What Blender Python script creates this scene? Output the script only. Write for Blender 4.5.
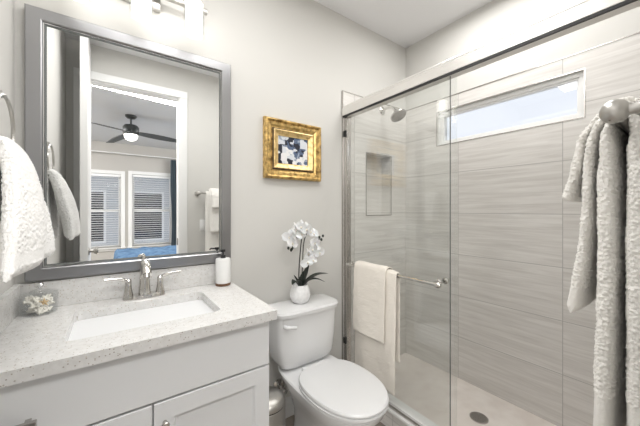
import bpy, bmesh, math, random
from math import sin, cos, pi, radians, sqrt
from mathutils import Vector, Matrix, noise
random.seed(7)
for o in list(bpy.data.objects): bpy.data.objects.remove(o)
S = bpy.context.scene
COL = S.collection

# ---------------------------------------------------------------- camera
cd = bpy.data.cameras.new('camera'); cam = bpy.data.objects.new('camera', cd); COL.objects.link(cam)
cd.sensor_width = 36; cd.lens = 287/640*36; cd.shift_y = -3/640; cd.clip_start = 0.01
cam.location = (0, -1.6, 1.31); cam.rotation_euler = (radians(90), 0, radians(-35.93))
S.camera = cam
# ---------------------------------------------------------------- world, light, exposure
W = bpy.data.worlds.new('world'); S.world = W; W.use_nodes = True
bg = W.node_tree.nodes['Background']
bg.inputs[0].default_value = (0.88, 0.93, 1.0, 1); bg.inputs[1].default_value = 0.86
S.view_settings.view_transform = 'Standard'; S.view_settings.look = 'None'
S.view_settings.exposure = 0.28; S.view_settings.gamma = 1; S.view_settings.use_curve_mapping = False
def area(name, loc, rot, sx, sy, power, col=(1, 1, 1)):
    l = bpy.data.lights.new(name, 'AREA'); l.shape = 'RECTANGLE'; l.size = sx; l.size_y = sy
    l.energy = power; l.color = col
    o = bpy.data.objects.new(name, l); COL.objects.link(o); o.location = loc; o.rotation_euler = rot
    return o
area('bathroom_fill_light', (0.38, -0.80, 2.70), (0, 0, 0), 0.9, 0.5, 12.5, (1, 0.985, 0.965))  # added fill under the ceiling, with no fitting; brightens the vanity side
area('shower_fill_light', (1.68, -0.85, 2.70), (0, 0, 0), 0.40, 0.8, 8, (1, 0.985, 0.965))  # added fill that lifts the shower tiles; no lamp is built here
area('doorway_fill_light', (0.25, -2.05, 2.69), (radians(38), 0, radians(-10)), 0.9, 0.4, 24, (1, 0.98, 0.96))  # added front fill hidden behind the door header, aimed into the bathroom
area('bedroom_fill_light', (-1.5, -3.8, 2.68), (0, radians(-25), 0), 1.0, 2.0, 130,  # added fill kept out of the mirror's view to brighten the bedroom
 (1, 0.985, 0.965))
area('bedroom_fill_light', (2.6, -3.8, 2.68), (0, radians(25), 0), 1.0, 2.0, 130, (1, 0.985, 0.965))  # second added bedroom fill, unseen on the opposite side

# ---------------------------------------------------------------- node helpers
def newmat(name):
    m = bpy.data.materials.new(name); m.use_nodes = True
    nt = m.node_tree; return m, nt, nt.nodes['Principled BSDF']
def simple(name, col, rough=0.5, metal=0.0, bump=0, bscale=200, spec=None, coat=0, sheen=0, aniso=0):
    m, nt, b = newmat(name)
    b.inputs['Base Color'].default_value = (*col, 1); b.inputs['Roughness'].default_value = rough
    b.inputs['Metallic'].default_value = metal
    if spec is not None: b.inputs['Specular IOR Level'].default_value = spec
    if coat: b.inputs['Coat Weight'].default_value = coat; b.inputs['Coat Roughness'].default_value = 0.05
    if sheen: b.inputs['Sheen Weight'].default_value = sheen
    if bump:
        tc = nt.nodes.new('ShaderNodeTexCoord'); n = nt.nodes.new('ShaderNodeTexNoise'); n.inputs['Scale'].default_value = bscale
        bp = nt.nodes.new('ShaderNodeBump'); bp.inputs['Strength'].default_value = bump; bp.inputs['Distance'].default_value = 0.002
        nt.links.new(tc.outputs['Object'], n.inputs['Vector']); nt.links.new(n.outputs['Fac'], bp.inputs['Height']); nt.links.new(bp.outputs[0], b.inputs['Normal'])
    return m
def noisy(name, c1, c2, scale, rough=0.5, metal=0, lo=0.35, hi=0.65, stretch=(1, 1, 1), detail=4, bump=0):
    m, nt, b = newmat(name); N = nt.nodes; L = nt.links
    tc = N.new('ShaderNodeTexCoord'); mp = N.new('ShaderNodeMapping'); mp.inputs['Scale'].default_value = stretch
    n = N.new('ShaderNodeTexNoise'); n.inputs['Scale'].default_value = scale; n.inputs['Detail'].default_value = detail
    r = N.new('ShaderNodeValToRGB'); r.color_ramp.elements[0].position = lo; r.color_ramp.elements[1].position = hi
    r.color_ramp.elements[0].color = (*c1, 1); r.color_ramp.elements[1].color = (*c2, 1)
    L.new(tc.outputs['Object'], mp.inputs[0]); L.new(mp.outputs[0], n.inputs['Vector']); L.new(n.outputs['Fac'], r.inputs[0]); L.new(r.outputs[0], b.inputs['Base Color'])
    b.inputs['Roughness'].default_value = rough; b.inputs['Metallic'].default_value = metal
    if bump:
        bp = N.new('ShaderNodeBump'); bp.inputs['Strength'].default_value = bump; bp.inputs['Distance'].default_value = 0.003
        L.new(n.outputs['Fac'], bp.inputs['Height']); L.new(bp.outputs[0], b.inputs['Normal'])
    return m
def tile_mat(name, axis, u0, ulen, v0, vlen, c1, c2, grout, gw=0.0036, rough=0.38):
    """large horizontal-grain porcelain tiles laid in a straight stack"""
    m, nt, b = newmat(name); N = nt.nodes; L = nt.links
    tc = N.new('ShaderNodeTexCoord'); sp = N.new('ShaderNodeSeparateXYZ'); L.new(tc.outputs['Object'], sp.inputs[0])
    def mth(op, a, bb=None, c=None):
        q = N.new('ShaderNodeMath'); q.operation = op
        for i, x in enumerate((a, bb, c)):
            if x is None: continue
            if isinstance(x, (int, float)): q.inputs[i].default_value = x
            else: L.new(x, q.inputs[i])
        return q.outputs[0]
    def joint(co, o, ln):
        a = mth('DIVIDE', mth('SUBTRACT', co, o), ln); fr = mth('FRACT', a)
        d = mth('MULTIPLY', mth('MINIMUM', fr, mth('SUBTRACT', 1.0, fr)), ln)
        return mth('LESS_THAN', d, gw/2), mth('FLOOR', a)
    ju, iu = joint(sp.outputs[axis], u0, ulen); jv, iv = joint(sp.outputs[2 if axis != 2 else 1], v0, vlen)
    J = mth('MAXIMUM', ju, jv)
    seed = mth('ADD', mth('MULTIPLY', iu, 3.17), mth('MULTIPLY', iv, 7.31))
    cb = N.new('ShaderNodeCombineXYZ')
    L.new(mth('MULTIPLY', sp.outputs[axis], 2.6), cb.inputs[0]); L.new(mth('MULTIPLY', sp.outputs[2], 44.0), cb.inputs[1]); L.new(seed, cb.inputs[2])
    n = N.new('ShaderNodeTexNoise'); n.inputs['Scale'].default_value = 1.0; n.inputs['Detail'].default_value = 7; n.inputs['Roughness'].default_value = 0.62; n.inputs['Distortion'].default_value = 0.5
    L.new(cb.outputs[0], n.inputs['Vector'])
    r = N.new('ShaderNodeValToRGB'); e = r.color_ramp.elements
    e[0].position = 0.32; e[1].position = 0.66; e[0].color = (*c1, 1); e[1].color = (*c2, 1)
    L.new(n.outputs['Fac'], r.inputs[0])
    mx = N.new('ShaderNodeMix'); mx.data_type = 'RGBA'; L.new(J, mx.inputs[0]); L.new(r.outputs[0], mx.inputs[6]); mx.inputs[7].default_value = (*grout, 1)
    L.new(mx.outputs[2], b.inputs['Base Color'])
    b.inputs['Roughness'].default_value = rough
    bp = N.new('ShaderNodeBump'); bp.inputs['Strength'].default_value = 0.35; bp.inputs['Distance'].default_value = 0.002
    L.new(mth('SUBTRACT', mth('MULTIPLY', n.outputs['Fac'], 0.25), J), bp.inputs['Height']); L.new(bp.outputs[0], b.inputs['Normal'])
    return m
def quartz():
    m, nt, b = newmat('speckled_quartz'); N = nt.nodes; L = nt.links
    tc = N.new('ShaderNodeTexCoord')
    base = None
    v = N.new('ShaderNodeTexVoronoi'); v.inputs['Scale'].default_value = 210; L.new(tc.outputs['Object'], v.inputs['Vector'])
    n = N.new('ShaderNodeTexNoise'); n.inputs['Scale'].default_value = 55; n.inputs['Detail'].default_value = 3; L.new(tc.outputs['Object'], n.inputs['Vector'])
    sep = N.new('ShaderNodeSeparateColor'); L.new(v.outputs['Color'], sep.inputs[0])
    gt = N.new('ShaderNodeMath'); gt.operation = 'GREATER_THAN'; gt.inputs[1].default_value = 0.86; L.new(sep.outputs[0], gt.inputs[0])
    lt = N.new('ShaderNodeMath'); lt.operation = 'LESS_THAN'; lt.inputs[1].default_value = 0.42; L.new(v.outputs['Distance'], lt.inputs[0])
    mu = N.new('ShaderNodeMath'); mu.operation = 'MULTIPLY'; L.new(gt.outputs[0], mu.inputs[0]); L.new(lt.outputs[0], mu.inputs[1])
    r = N.new('ShaderNodeValToRGB'); r.color_ramp.elements[0].position = 0.3; r.color_ramp.elements[1].position = 0.7
    r.color_ramp.elements[0].color = (0.66, 0.655, 0.64, 1); r.color_ramp.elements[1].color = (0.755, 0.75, 0.74, 1); L.new(n.outputs['Fac'], r.inputs[0])
    r2 = N.new('ShaderNodeValToRGB'); r2.color_ramp.elements[0].color = (0.36, 0.33, 0.30, 1); r2.color_ramp.elements[1].color = (0.60, 0.55, 0.48, 1); L.new(sep.outputs[1], r2.inputs[0])
    mx = N.new('ShaderNodeMix'); mx.data_type = 'RGBA'; L.new(mu.outputs[0], mx.inputs[0]); L.new(r.outputs[0], mx.inputs[6]); L.new(r2.outputs[0], mx.inputs[7])
    L.new(mx.outputs[2], b.inputs['Base Color']); b.inputs['Roughness'].default_value = 0.22
    return m
def clear_glass(name, tint=(0.97, 0.985, 0.98), ior=1.45, gl=1.0):
    m = bpy.data.materials.new(name); m.use_nodes = True; nt = m.node_tree; N = nt.nodes; L = nt.links
    for x in list(N): N.remove(x)
    out = N.new('ShaderNodeOutputMaterial'); t = N.new('ShaderNodeBsdfTransparent'); t.inputs[0].default_value = (*tint, 1)
    g = N.new('ShaderNodeBsdfGlossy'); g.inputs['Roughness'].default_value = 0.0; g.inputs[0].default_value = (gl, gl, gl, 1)
    lw = N.new('ShaderNodeLayerWeight'); lw.inputs[0].default_value = 0.5; mx = N.new('ShaderNodeMixShader')
    pw = N.new('ShaderNodeMath'); pw.operation = 'POWER'; pw.inputs[1].default_value = 5; L.new(lw.outputs['Facing'], pw.inputs[0])
    fr = N.new('ShaderNodeMath'); fr.operation = 'MULTIPLY_ADD'; fr.inputs[1].default_value = 0.95; fr.inputs[2].default_value = 0.04; L.new(pw.outputs[0], fr.inputs[0])
    L.new(fr.outputs[0], mx.inputs[0]); L.new(t.outputs[0], mx.inputs[1]); L.new(g.outputs[0], mx.inputs[2]); L.new(mx.outputs[0], out.inputs[0])
    return m
def emit(name, col, st):
    m, nt, b = newmat(name); b.inputs['Base Color'].default_value = (*col, 1)
    b.inputs['Emission Color'].default_value = (*col, 1); b.inputs['Emission Strength'].default_value = st
    return m
def brushed(name, col, rough, stretch):
    m, nt, b = newmat(name); N = nt.nodes; L = nt.links
    b.inputs['Metallic'].default_value = 1; b.inputs['Base Color'].default_value = (*col, 1)
    tc = N.new('ShaderNodeTexCoord'); mp = N.new('ShaderNodeMapping'); mp.inputs['Scale'].default_value = stretch
    n = N.new('ShaderNodeTexNoise'); n.inputs['Scale'].default_value = 40; n.inputs['Detail'].default_value = 3
    mr = N.new('ShaderNodeMapRange'); mr.inputs[3].default_value = rough*0.75; mr.inputs[4].default_value = rough*1.3
    L.new(tc.outputs['Object'], mp.inputs[0]); L.new(mp.outputs[0], n.inputs[0]); L.new(n.outputs[0], mr.inputs[0]); L.new(mr.outputs[0], b.inputs['Roughness'])
    return m

WALLC = (0.66, 0.65, 0.622)
M = {}
M['wall'] = simple('warm_grey_wall_paint', WALLC, 0.75, bump=0.12, bscale=350)
M['ceiling'] = simple('ceiling_paint', (0.84, 0.84, 0.85), 0.9, bump=0.3, bscale=180)
M['trim'] = simple('white_trim_paint', (0.83, 0.83, 0.82), 0.35)
M['cab'] = simple('white_cabinet_paint', (0.79, 0.80, 0.81), 0.38)
M['porc'] = simple('glazed_porcelain', (0.77, 0.775, 0.78), 0.08, coat=0.4)
M['seat'] = simple('white_plastic_seat', (0.74, 0.745, 0.75), 0.16)
M['quartz'] = quartz()
C1, C2, CG = (0.615, 0.59, 0.56), (0.78, 0.76, 0.735), (0.45, 0.435, 0.415)
M['tile_b'] = tile_mat('horizontal_grain_tile_end_wall', 0, 1.47, 0.61, 0.066, 0.305, C1, C2, CG)
M['tile_r'] = tile_mat('horizontal_grain_tile_window_wall', 1, -0.477, 0.61, 0.066, 0.305, C1, C2, CG)
M['sfloor'] = noisy('pale_stone_shower_floor', (0.74, 0.68, 0.635), (0.83, 0.78, 0.735), 9, 0.45, detail=8)
M['floor'] = tile_mat('grey_brown_floor_tile', 0, 0.05, 0.61, -0.2, 0.305, (0.20, 0.17, 0.145), (0.40, 0.355, 0.31), (0.30, 0.27, 0.25), gw=0.004)
M['mirror'] = simple('mirror_silver', (0.93, 0.94, 0.94), 0.0, 1.0)
M['mframe'] = simple('pewter_mirror_frame', (0.37, 0.37, 0.38), 0.30, 1)
M['lip'] = simple('silver_lip', (0.75, 0.75, 0.75), 0.15, 1)
M['nickel'] = brushed('brushed_nickel', (0.52, 0.505, 0.48), 0.30, (1, 1, 12))
M['header'] = simple('satin_nickel_extrusion', (0.74, 0.72, 0.69), 0.33, 0.55)
M['jamb'] = simple('satin_nickel_jamb', (0.50, 0.48, 0.46), 0.25, 1)
M['chrome'] = simple('polished_nickel', (0.66, 0.645, 0.62), 0.07, 1)
M['dark'] = simple('dark_rubber', (0.02, 0.02, 0.02), 0.5)
M['black'] = simple('matte_black_pump', (0.02, 0.02, 0.022), 0.35)
M['glass'] = clear_glass('shower_glass', (0.985, 0.99, 0.986))
M['edge'] = simple('green_grey_glass_edge', (0.16, 0.17, 0.165), 0.15)
M['edge2'] = simple('pale_glass_edge', (0.75, 0.78, 0.76), 0.15)
M['jar'] = clear_glass('jar_glass', (0.975, 0.98, 0.98))
M['wglass'] = clear_glass('window_glass', (0.99, 0.99, 1.0))
M['shade'] = emit('lit_frosted_shade', (1.0, 0.97, 0.93), 2.9)
M['towel'] = simple('white_terry', (0.90, 0.88, 0.84), 0.95, bump=0.6, bscale=500, sheen=0.25)
M['towelw'] = simple('bright_white_terry', (0.86, 0.85, 0.83), 0.95, bump=0.6, bscale=500, sheen=0.25)
M['cream'] = simple('cream_hand_towel', (0.80, 0.755, 0.685), 0.95, bump=0.5, bscale=600, sheen=0.2)
M['gold'] = noisy('antique_gold_leaf', (0.20, 0.115, 0.035), (0.78, 0.54, 0.21), 38, 0.32, 0.75, 0.3, 0.62, bump=0.6)
M['gold2'] = noisy('bright_gold_leaf', (0.50, 0.31, 0.10), (0.86, 0.64, 0.31), 45, 0.34, 0.7, 0.25, 0.55, bump=0.35)
M['umber'] = simple('dark_umber_groove', (0.07, 0.04, 0.02), 0.6)
M['leaf'] = simple('dark_orchid_leaf', (0.018, 0.026, 0.02), 0.35)
M['stem'] = simple('dark_orchid_stem', (0.035, 0.035, 0.03), 0.5)
M['petal'] = simple('white_petal', (0.9, 0.9, 0.9), 0.6)
M['petal'].node_tree.nodes['Principled BSDF'].inputs['Subsurface Weight'].default_value = 0.1
M['lipp'] = simple('pale_orchid_lip', (0.75, 0.70, 0.62), 0.6)
M['pot'] = noisy('white_textured_ceramic', (0.78, 0.785, 0.79), (0.88, 0.88, 0.88), 60, 0.45, bump=0.4)
M['wood'] = simple('walnut_base', (0.14, 0.065, 0.03), 0.5)
M['bottle'] = simple('white_ceramic_bottle', (0.86, 0.86, 0.85), 0.3)
M['coral'] = simple('white_coral', (0.90, 0.87, 0.80), 0.8)
M['starf'] = simple('tan_starfish', (0.72, 0.52, 0.28), 0.8)
M['blue'] = noisy('blue_bedspread_fabric', (0.05, 0.115, 0.22), (0.13, 0.24, 0.39), 14, 0.9, bump=0.5)
M['curtain'] = simple('slate_blue_curtain', (0.13, 0.17, 0.20), 0.8)
M['carpet'] = noisy('beige_carpet', (0.35, 0.31, 0.27), (0.45, 0.41, 0.36), 200, 1.0)
M['blind'] = simple('white_blind_slat', (0.88, 0.88, 0.88), 0.5)
M['siding'] = simple('pale_grey_siding', (0.55, 0.56, 0.57), 0.8)
M['roof'] = simple('pale_roof', (0.62, 0.63, 0.66), 0.9)
M['darkwin'] = simple('dark_window_pane', (0.03, 0.035, 0.04), 0.1)
M['fan'] = simple('dark_bronze_fan', (0.035, 0.04, 0.04), 0.4)
M['fanblade'] = simple('charcoal_fan_blade', (0.06, 0.065, 0.065), 0.5)
M['bedceil'] = simple('bedroom_ceiling_paint', (0.68, 0.69, 0.71), 0.9, bump=0.4, bscale=120)
M['bedwall'] = simple('bedroom_wall_paint', (0.52, 0.50, 0.47), 0.8)

# ---------------------------------------------------------------- mesh helpers
def link(name, bm, mat, parent=None, smooth=True, loc=None):
    me = bpy.data.meshes.new(name); bmesh.ops.recalc_face_normals(bm, faces=bm.faces[:]); bm.to_mesh(me); bm.free()
    if smooth:
        me.polygons.foreach_set('use_smooth', [True]*len(me.polygons)); me.set_sharp_from_angle(angle=radians(38))
    mats = mat if isinstance(mat, list) else [mat]
    for m in mats: me.materials.append(m)
    o = bpy.data.objects.new(name, me); COL.objects.link(o)
    if loc: o.location = loc
    if parent: o.parent = parent; o.matrix_parent_inverse = Matrix.Translation(parent.location).inverted() if parent.parent is None and parent.type == 'EMPTY' else Matrix()
    return o
def tag(o, label=None, cat=None, group=None, kind=None):
    if label: o['label'] = label
    if cat: o['category'] = cat
    if group: o['group'] = group
    if kind: o['kind'] = kind
    return o
def thing(name, label, cat, loc=(0, 0, 0), group=None):
    o = bpy.data.objects.new(name, None); COL.objects.link(o); o.location = loc; o.empty_display_size = 0.05
    return tag(o, label, cat, group)
def struct(name, bm, m, parent=None, smooth=False):
    o = link(name, bm, m, parent, smooth)
    if not parent: o['kind'] = 'structure'
    return o
def B(): return bmesh.new()
def box(bm, x0, x1, y0, y1, z0, z1, bev=0, seg=2, mi=0):
    r = bmesh.ops.create_cube(bm, size=1)
    for v in r['verts']:
        v.co = Vector(((x0+x1)/2+v.co.x*(x1-x0), (y0+y1)/2+v.co.y*(y1-y0), (z0+z1)/2+v.co.z*(z1-z0)))
    fs = set(f for v in r['verts'] for f in v.link_faces)
    for f in fs: f.material_index = mi
    if bev:
        es = list(set(e for v in r['verts'] for e in v.link_edges))
        bmesh.ops.bevel(bm, geom=es, offset=bev, segments=seg, profile=0.5, affect='EDGES')
    return bm
def frame_basis(d):
    d = d.normalized(); a = Vector((0, 0, 1)) if abs(d.z) < 0.9 else Vector((1, 0, 0))
    u = d.cross(a).normalized(); return u, d.cross(u).normalized()
def rings(bm, rs, cap0=True, cap1=True, closed=True):
    """rs: list of rings (equal length lists of Vectors) bridged into a skin"""
    vs = [[bm.verts.new(p) for p in r] for r in rs]; n = len(vs[0])
    for a, b in zip(vs[:-1], vs[1:]):
        for i in range(n if closed else n-1):
            j = (i+1) % n
            bm.faces.new((a[i], a[j], b[j], b[i]))
    if cap0: bm.faces.new(vs[0][::-1])
    if cap1: bm.faces.new(vs[-1])
    return bm
def tube(bm, pts, rad, n=12, cap=True):
    pts = [Vector(p) for p in pts]; R = rad if isinstance(rad, (list, tuple)) else [rad]*len(pts)
    rs = []; u = None
    for i, p in enumerate(pts):
        d = (pts[min(i+1, len(pts)-1)]-pts[max(i-1, 0)])
        if u is None: u, v = frame_basis(d)
        d.normalize(); u = (u-d*u.dot(d)).normalized(); v = d.cross(u)
        rs.append([p+(u*cos(2*pi*k/n)+v*sin(2*pi*k/n))*R[i] for k in range(n)])
    return rings(bm, rs, cap, cap)
def spline(pts, k=8):
    pts = [Vector(p) for p in pts]; out = []
    P = [pts[0]*2-pts[1]]+pts+[pts[-1]*2-pts[-2]]
    for i in range(1, len(P)-2):
        for j in range(k):
            t = j/k; a, b, c, d = P[i-1:i+3]
            out.append(0.5*((2*b)+(c-a)*t+(2*a-5*b+4*c-d)*t*t+(3*b-a-3*c+d)*t**3))
    out.append(pts[-1]); return out
def lathe(bm, prof, origin=(0, 0, 0), axis=(0, 0, 1), n=32, cap0=False, cap1=False):
    o = Vector(origin); d = Vector(axis).normalized(); u, v = frame_basis(d)
    rs = [[o+d*h+(u*cos(2*pi*k/n)+v*sin(2*pi*k/n))*max(r, 1e-4) for k in range(n)] for r, h in prof]
    return rings(bm, rs, cap0, cap1)
def superring(cx, cy, hx, yf, yb, z, p=0.75, pb=None, n=56):
    pb = pb or p; r = []
    for k in range(n):
        a = 2*pi*k/n; c, s = cos(a), sin(a); q = p if s < 0 else pb
        x = cx+hx*math.copysign(abs(c)**q, c)
        y = cy+(cy-yf)*math.copysign(abs(s)**q, s) if s < 0 else cy+(yb-cy)*abs(s)**q
        r.append(Vector((x, y, z)))
    return r
def plate(bm, axis, a0, a1, z0, z1, d0, d1, holes=()):
    """slab with rectangular holes; axis 0: runs along x with depth in y, axis 1: runs along y with depth in x"""
    A = sorted({a0, a1, *[h[0] for h in holes], *[h[1] for h in holes]}); Z = sorted({z0, z1, *[h[2] for h in holes], *[h[3] for h in holes]})
    A = [a for a in A if a0-1e-6 <= a <= a1+1e-6]; Z = [z for z in Z if z0-1e-6 <= z <= z1+1e-6]
    def solid(i, j):
        if i < 0 or j < 0 or i >= len(A)-1 or j >= len(Z)-1: return False
        ca, cz = (A[i]+A[i+1])/2, (Z[j]+Z[j+1])/2
        return not any(h[0] < ca < h[1] and h[2] < cz < h[3] for h in holes)
    def V(a, d, z): return bm.verts.new((a, d, z) if axis == 0 else (d, a, z))
    for i in range(len(A)-1):
        for j in range(len(Z)-1):
            if not solid(i, j): continue
            x0, x1, y0, y1 = A[i], A[i+1], Z[j], Z[j+1]
            for d in (d0, d1): bm.faces.new([V(x0, d, y0), V(x1, d, y0), V(x1, d, y1), V(x0, d, y1)])
            if not solid(i-1, j): bm.faces.new([V(x0, d0, y0), V(x0, d1, y0), V(x0, d1, y1), V(x0, d0, y1)])
            if not solid(i+1, j): bm.faces.new([V(x1, d0, y0), V(x1, d1, y0), V(x1, d1, y1), V(x1, d0, y1)])
            if not solid(i, j-1): bm.faces.new([V(x0, d0, y0), V(x1, d0, y0), V(x1, d1, y0), V(x0, d1, y0)])
            if not solid(i, j+1): bm.faces.new([V(x0, d0, y1), V(x1, d0, y1), V(x1, d1, y1), V(x0, d1, y1)])
    bmesh.ops.remove_doubles(bm, verts=bm.verts[:], dist=1e-5)
    return bm
def rect_moulding(bm, axis, a0, a1, z0, z1, prof, base, sgn=-1, mi=None):
    """mitred frame; prof = [(inset, height)]; closed outline swept round the rectangle, height goes out from the wall"""
    corners = [(a0, z0, 1, 1), (a1, z0, -1, 1), (a1, z1, -1, -1), (a0, z1, 1, -1)]
    rs = []
    for a, z, sa, sz in corners:
        r = []
        for ins, h in prof:
            d = base+sgn*h
            r.append(Vector((a+sa*ins, d, z+sz*ins)) if axis == 0 else Vector((d, a+sa*ins, z+sz*ins)))
        rs.append(r)
    vs = [[bm.verts.new(p) for p in r] for r in rs]; n = len(prof)
    for i in range(4):
        A_, B_ = vs[i], vs[(i+1) % 4]
        for k in range(n):
            f = bm.faces.new((A_[k], A_[(k+1) % n], B_[(k+1) % n], B_[k]))
            if mi: f.material_index = mi[k]
    return bm
def towel(name, path, wdir, width, thick, mat, parent=None, waves=0.0, wk=40, amp=0.0015, scale=160, step=0.004, ph=0.0, shift=None, band=None):
    """thick folded cloth: a rounded slab lofted along a path; width/thick are functions of s in 0..1"""
    P = spline(path, 14); L = [0]
    for a, b in zip(P[:-1], P[1:]): L.append(L[-1]+(b-a).length)
    T = L[-1]; n = max(12, int(T/step)); wd = Vector(wdir).normalized()
    def at(s):
        d = s*T; i = 0
        while i < len(L)-2 and L[i+1] < d: i += 1
        t = (d-L[i])/max(1e-9, L[i+1]-L[i]); return P[i].lerp(P[i+1], t), (P[i+1]-P[i]).normalized()
    wmax = max(width(k/20) for k in range(21)); m = max(24, int(2*(wmax+0.03)/step)); rs = []
    for j in range(n+1):
        s = j/n; p, t = at(s); t0 = at(max(0, s-0.02))[1]; t1 = at(min(1, s+0.02))[1]; t = (t0+t1).normalized()
        nn = t.cross(wd).normalized(); w = width(s); th = thick(s)
        e = min(1, (0.02+min(s, 1-s)*T/(th*0.5+1e-6)))**0.5
        if shift: p = p+wd*shift(s)
        r = []
        for k in range(m):
            a = 2*pi*k/m; c, q = cos(a), sin(a)
            # parametrise mostly by width
            x = math.copysign(abs(c)**0.55, c)*w/2*(0.98+0.02*e); y = math.copysign(abs(q)**0.6, q)*th/2*e
            wv = waves*sin(wk*x+ph+s*3)*min(1, 3*abs(s-0.5)+0.2)
            pos = p+wd*x+nn*(y+wv)
            out = (wd*(c*th)+nn*(q*w)).normalized()
            am = amp*(0.25 if band and band(s) else 1.0)
            h = 1.9*(0.55-noise.voronoi(pos*scale)[0][0])+0.4*noise.noise(pos*scale*1.7)+ (1.4*noise.noise(pos*22)+0.8*noise.noise(pos*9))*(0.0016/max(amp, 1e-5))
            r.append(pos+out*h*am)
        rs.append(r)
    bm = B(); rings(bm, rs); 
    o = link(name, bm, mat, parent); return o

CEIL = 2.73; XR = 2.08; YD = -1.574; XL = -0.307; SF = 0.066
# ================================================================ room shell
struct('floor', box(B(), XL-0.12, XR+0.14, YD-0.12, 0.12, -0.12, 0.0), M['floor'])
struct('ceiling', box(B(), XL-0.12, XR+0.14, YD-0.12, 0.12, CEIL, CEIL+0.12), M['ceiling'])
NI = (1.591, 1.883, 1.268, 1.755)
wb = plate(B(), 0, XL-0.12, XR+0.14, 0, CEIL, 0.0, 0.12, [NI])
struct('wall_back', wb, M['wall'])
struct('wall_left', box(B(), XL-0.12, XL, YD-0.12, 0.0, 0, CEIL), M['wall'])
WIN = (-1.181, -0.306, 1.815, 2.078)
struct('wall_right', plate(B(), 1, YD-0.12, 0.0, 0, CEIL, XR+0.01, XR+0.14, [WIN]), M['wall'])
DO = (-0.194, 0.549, 0, 2.43)
struct('wall_front', plate(B(), 0, XL, XR+0.01, 0, CEIL, YD-0.12, YD, [DO]), M['wall'])
# shower tiling
tb = struct('wall_back_tile', plate(B(), 0, 1.358, XR, SF, 2.172, -0.01, 0.0, [NI]), M['tile_b'])
struct('wall_right_tile', plate(B(), 1, YD, 0.0, SF, 2.172, XR, XR+0.01, [WIN]), M['tile_r'])
nb = B(); x0, x1, z0, z1 = NI
box(nb, x0, x1, 0.085, 0.095, z0, z1); box(nb, x0, x0+.008, -0.008, 0.085, z0, z1); box(nb, x1-.008, x1, -0.008, 0.085, z0, z1)
box(nb, x0+.008, x1-.008, -0.008, 0.085, z0, z0+.008); box(nb, x0+.008, x1-.008, -0.008, 0.085, z1-.008, z1)
struct('wall_niche_lining', nb, M['tile_b'])
nt_ = B(); rect_moulding(nt_, 0, x0-.002, x1+.002, z0-.002, z1+.002, [(0, 0), (0, .004), (.005, .004), (.005, 0)], -0.01)
struct('trim_1', nt_, M['jamb'])
tt = B(); box(tt, 1.353, 1.359, -0.013, -0.0005, 0.0, 2.178); box(tt, 1.359, XR-0.0005, -0.013, -0.0005, 2.172, 2.178)
struct('trim_2', tt, M['jamb'])
struct('trim_3', box(B(), XR-0.003, XR+0.0095, YD+.001, -0.014, 2.172, 2.178), M['jamb'])
struct('floor_shower', box(B(), 1.44, XR+0.01, YD, 0.0, 0.0, SF), M['sfloor'])
# curb
cb_ = B(); box(cb_, 1.345, 1.44, YD, -0.0, 0.0, 0.105)
struct('trim_4', cb_, M['tile_r'])
struct('trim_5', box(B(), 1.335, 1.452, YD, -0.0135, 0.105, 0.122, .003), M['trim'])
# baseboard
def baseboard(name, x0, x1):
    prof = [(0, 0), (-.014, 0), (-.014, .085), (-.010, .098), (-.010, .108), (-.004, .118), (0, .12)]
    bm = B(); rings(bm, [[Vector((x, y, z)) for y, z in prof] for x in (x0, x1)]); struct(name, bm, M['trim'])
baseboard('baseboard_back', 0.517, 1.334)
# right window (high, in the shower wall)
w1 = tag(bpy.data.objects.new('window_1', None), kind='structure'); COL.objects.link(w1); w1.location = (XR+.06, -.74, 1.815)
y0, y1, z0, z1 = WIN
wf = B(); rect_moulding(wf, 1, y0+.001, y1-.001, z0+.001, z1-.001, [(0, 0), (0, .040), (.026, .040), (.026, .030), (.036, .030), (.040, .018), (.040, 0)], XR+.062)
link('window_frame', wf, M['trim'], w1, False)
link('pane', box(B(), XR+.042, XR+.046, y0+.04, y1-.04, z0+.04, z1-.04), M['wglass'], w1, False)
wr = B(); rect_moulding(wr, 1, y0+.0005, y1-.0005, z0+.0005, z1-.0005, [(0, 0), (0, .038), (.0009, .038), (.0009, 0)], XR+.100)
link('reveal', wr, M['trim'], w1, False)
wt = B(); rect_moulding(wt, 1, y0-.003, y1+.003, z0-.003, z1+.003, [(0, 0), (0, .003), (.005, .003), (.005, 0)], XR)
link('edge_trim', wt, M['jamb'], w1, False)
# doorway casing and narrow door leaf
cs = B()
def casing(bm, y, s):
    for (a, b_) in ((DO[0]-.066, DO[0]+.004), (DO[1]-.004, DO[1]+.066)):
        box(bm, a, b_, min(y, y+s*.015), max(y, y+s*.015), 0, DO[3]-.004, .003)
    box(bm, DO[0]-.066, DO[1]+.066, min(y, y+s*.015), max(y, y+s*.015), DO[3]-.004, DO[3]+.066, .003)
casing(cs, YD, 1); casing(cs, YD-.12, -1)
for a, b_ in ((DO[0], DO[0]+.012), (DO[1]-.012, DO[1])): box(cs, a, b_, YD-.119, YD-.001, 0, DO[3]-.012)
box(cs, DO[0], DO[1], YD-.119, YD-.001, DO[3]-.012, DO[3])
cs = struct('trim_6', cs, M['trim'])
link('strike_plate', box(B(), DO[1]-.0145, DO[1]-.0118, YD-.075, YD-.035, 0.955, 1.025), M['black'], cs, False)
d1 = tag(bpy.data.objects.new('door_1', None), kind='structure'); COL.objects.link(d1); d1.location = (-.168, YD+.02, 0)
db = B(); box(db, -.191, -.144, YD+.016, -1.16, .01, 2.66, .003)
for za, zb in ((.2, 1.05), (1.25, 2.5)): box(db, -.1445, -.1415, YD+.09, -1.24, za, zb, .0014)
link('door_leaf', db, M['trim'], d1, False)
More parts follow.
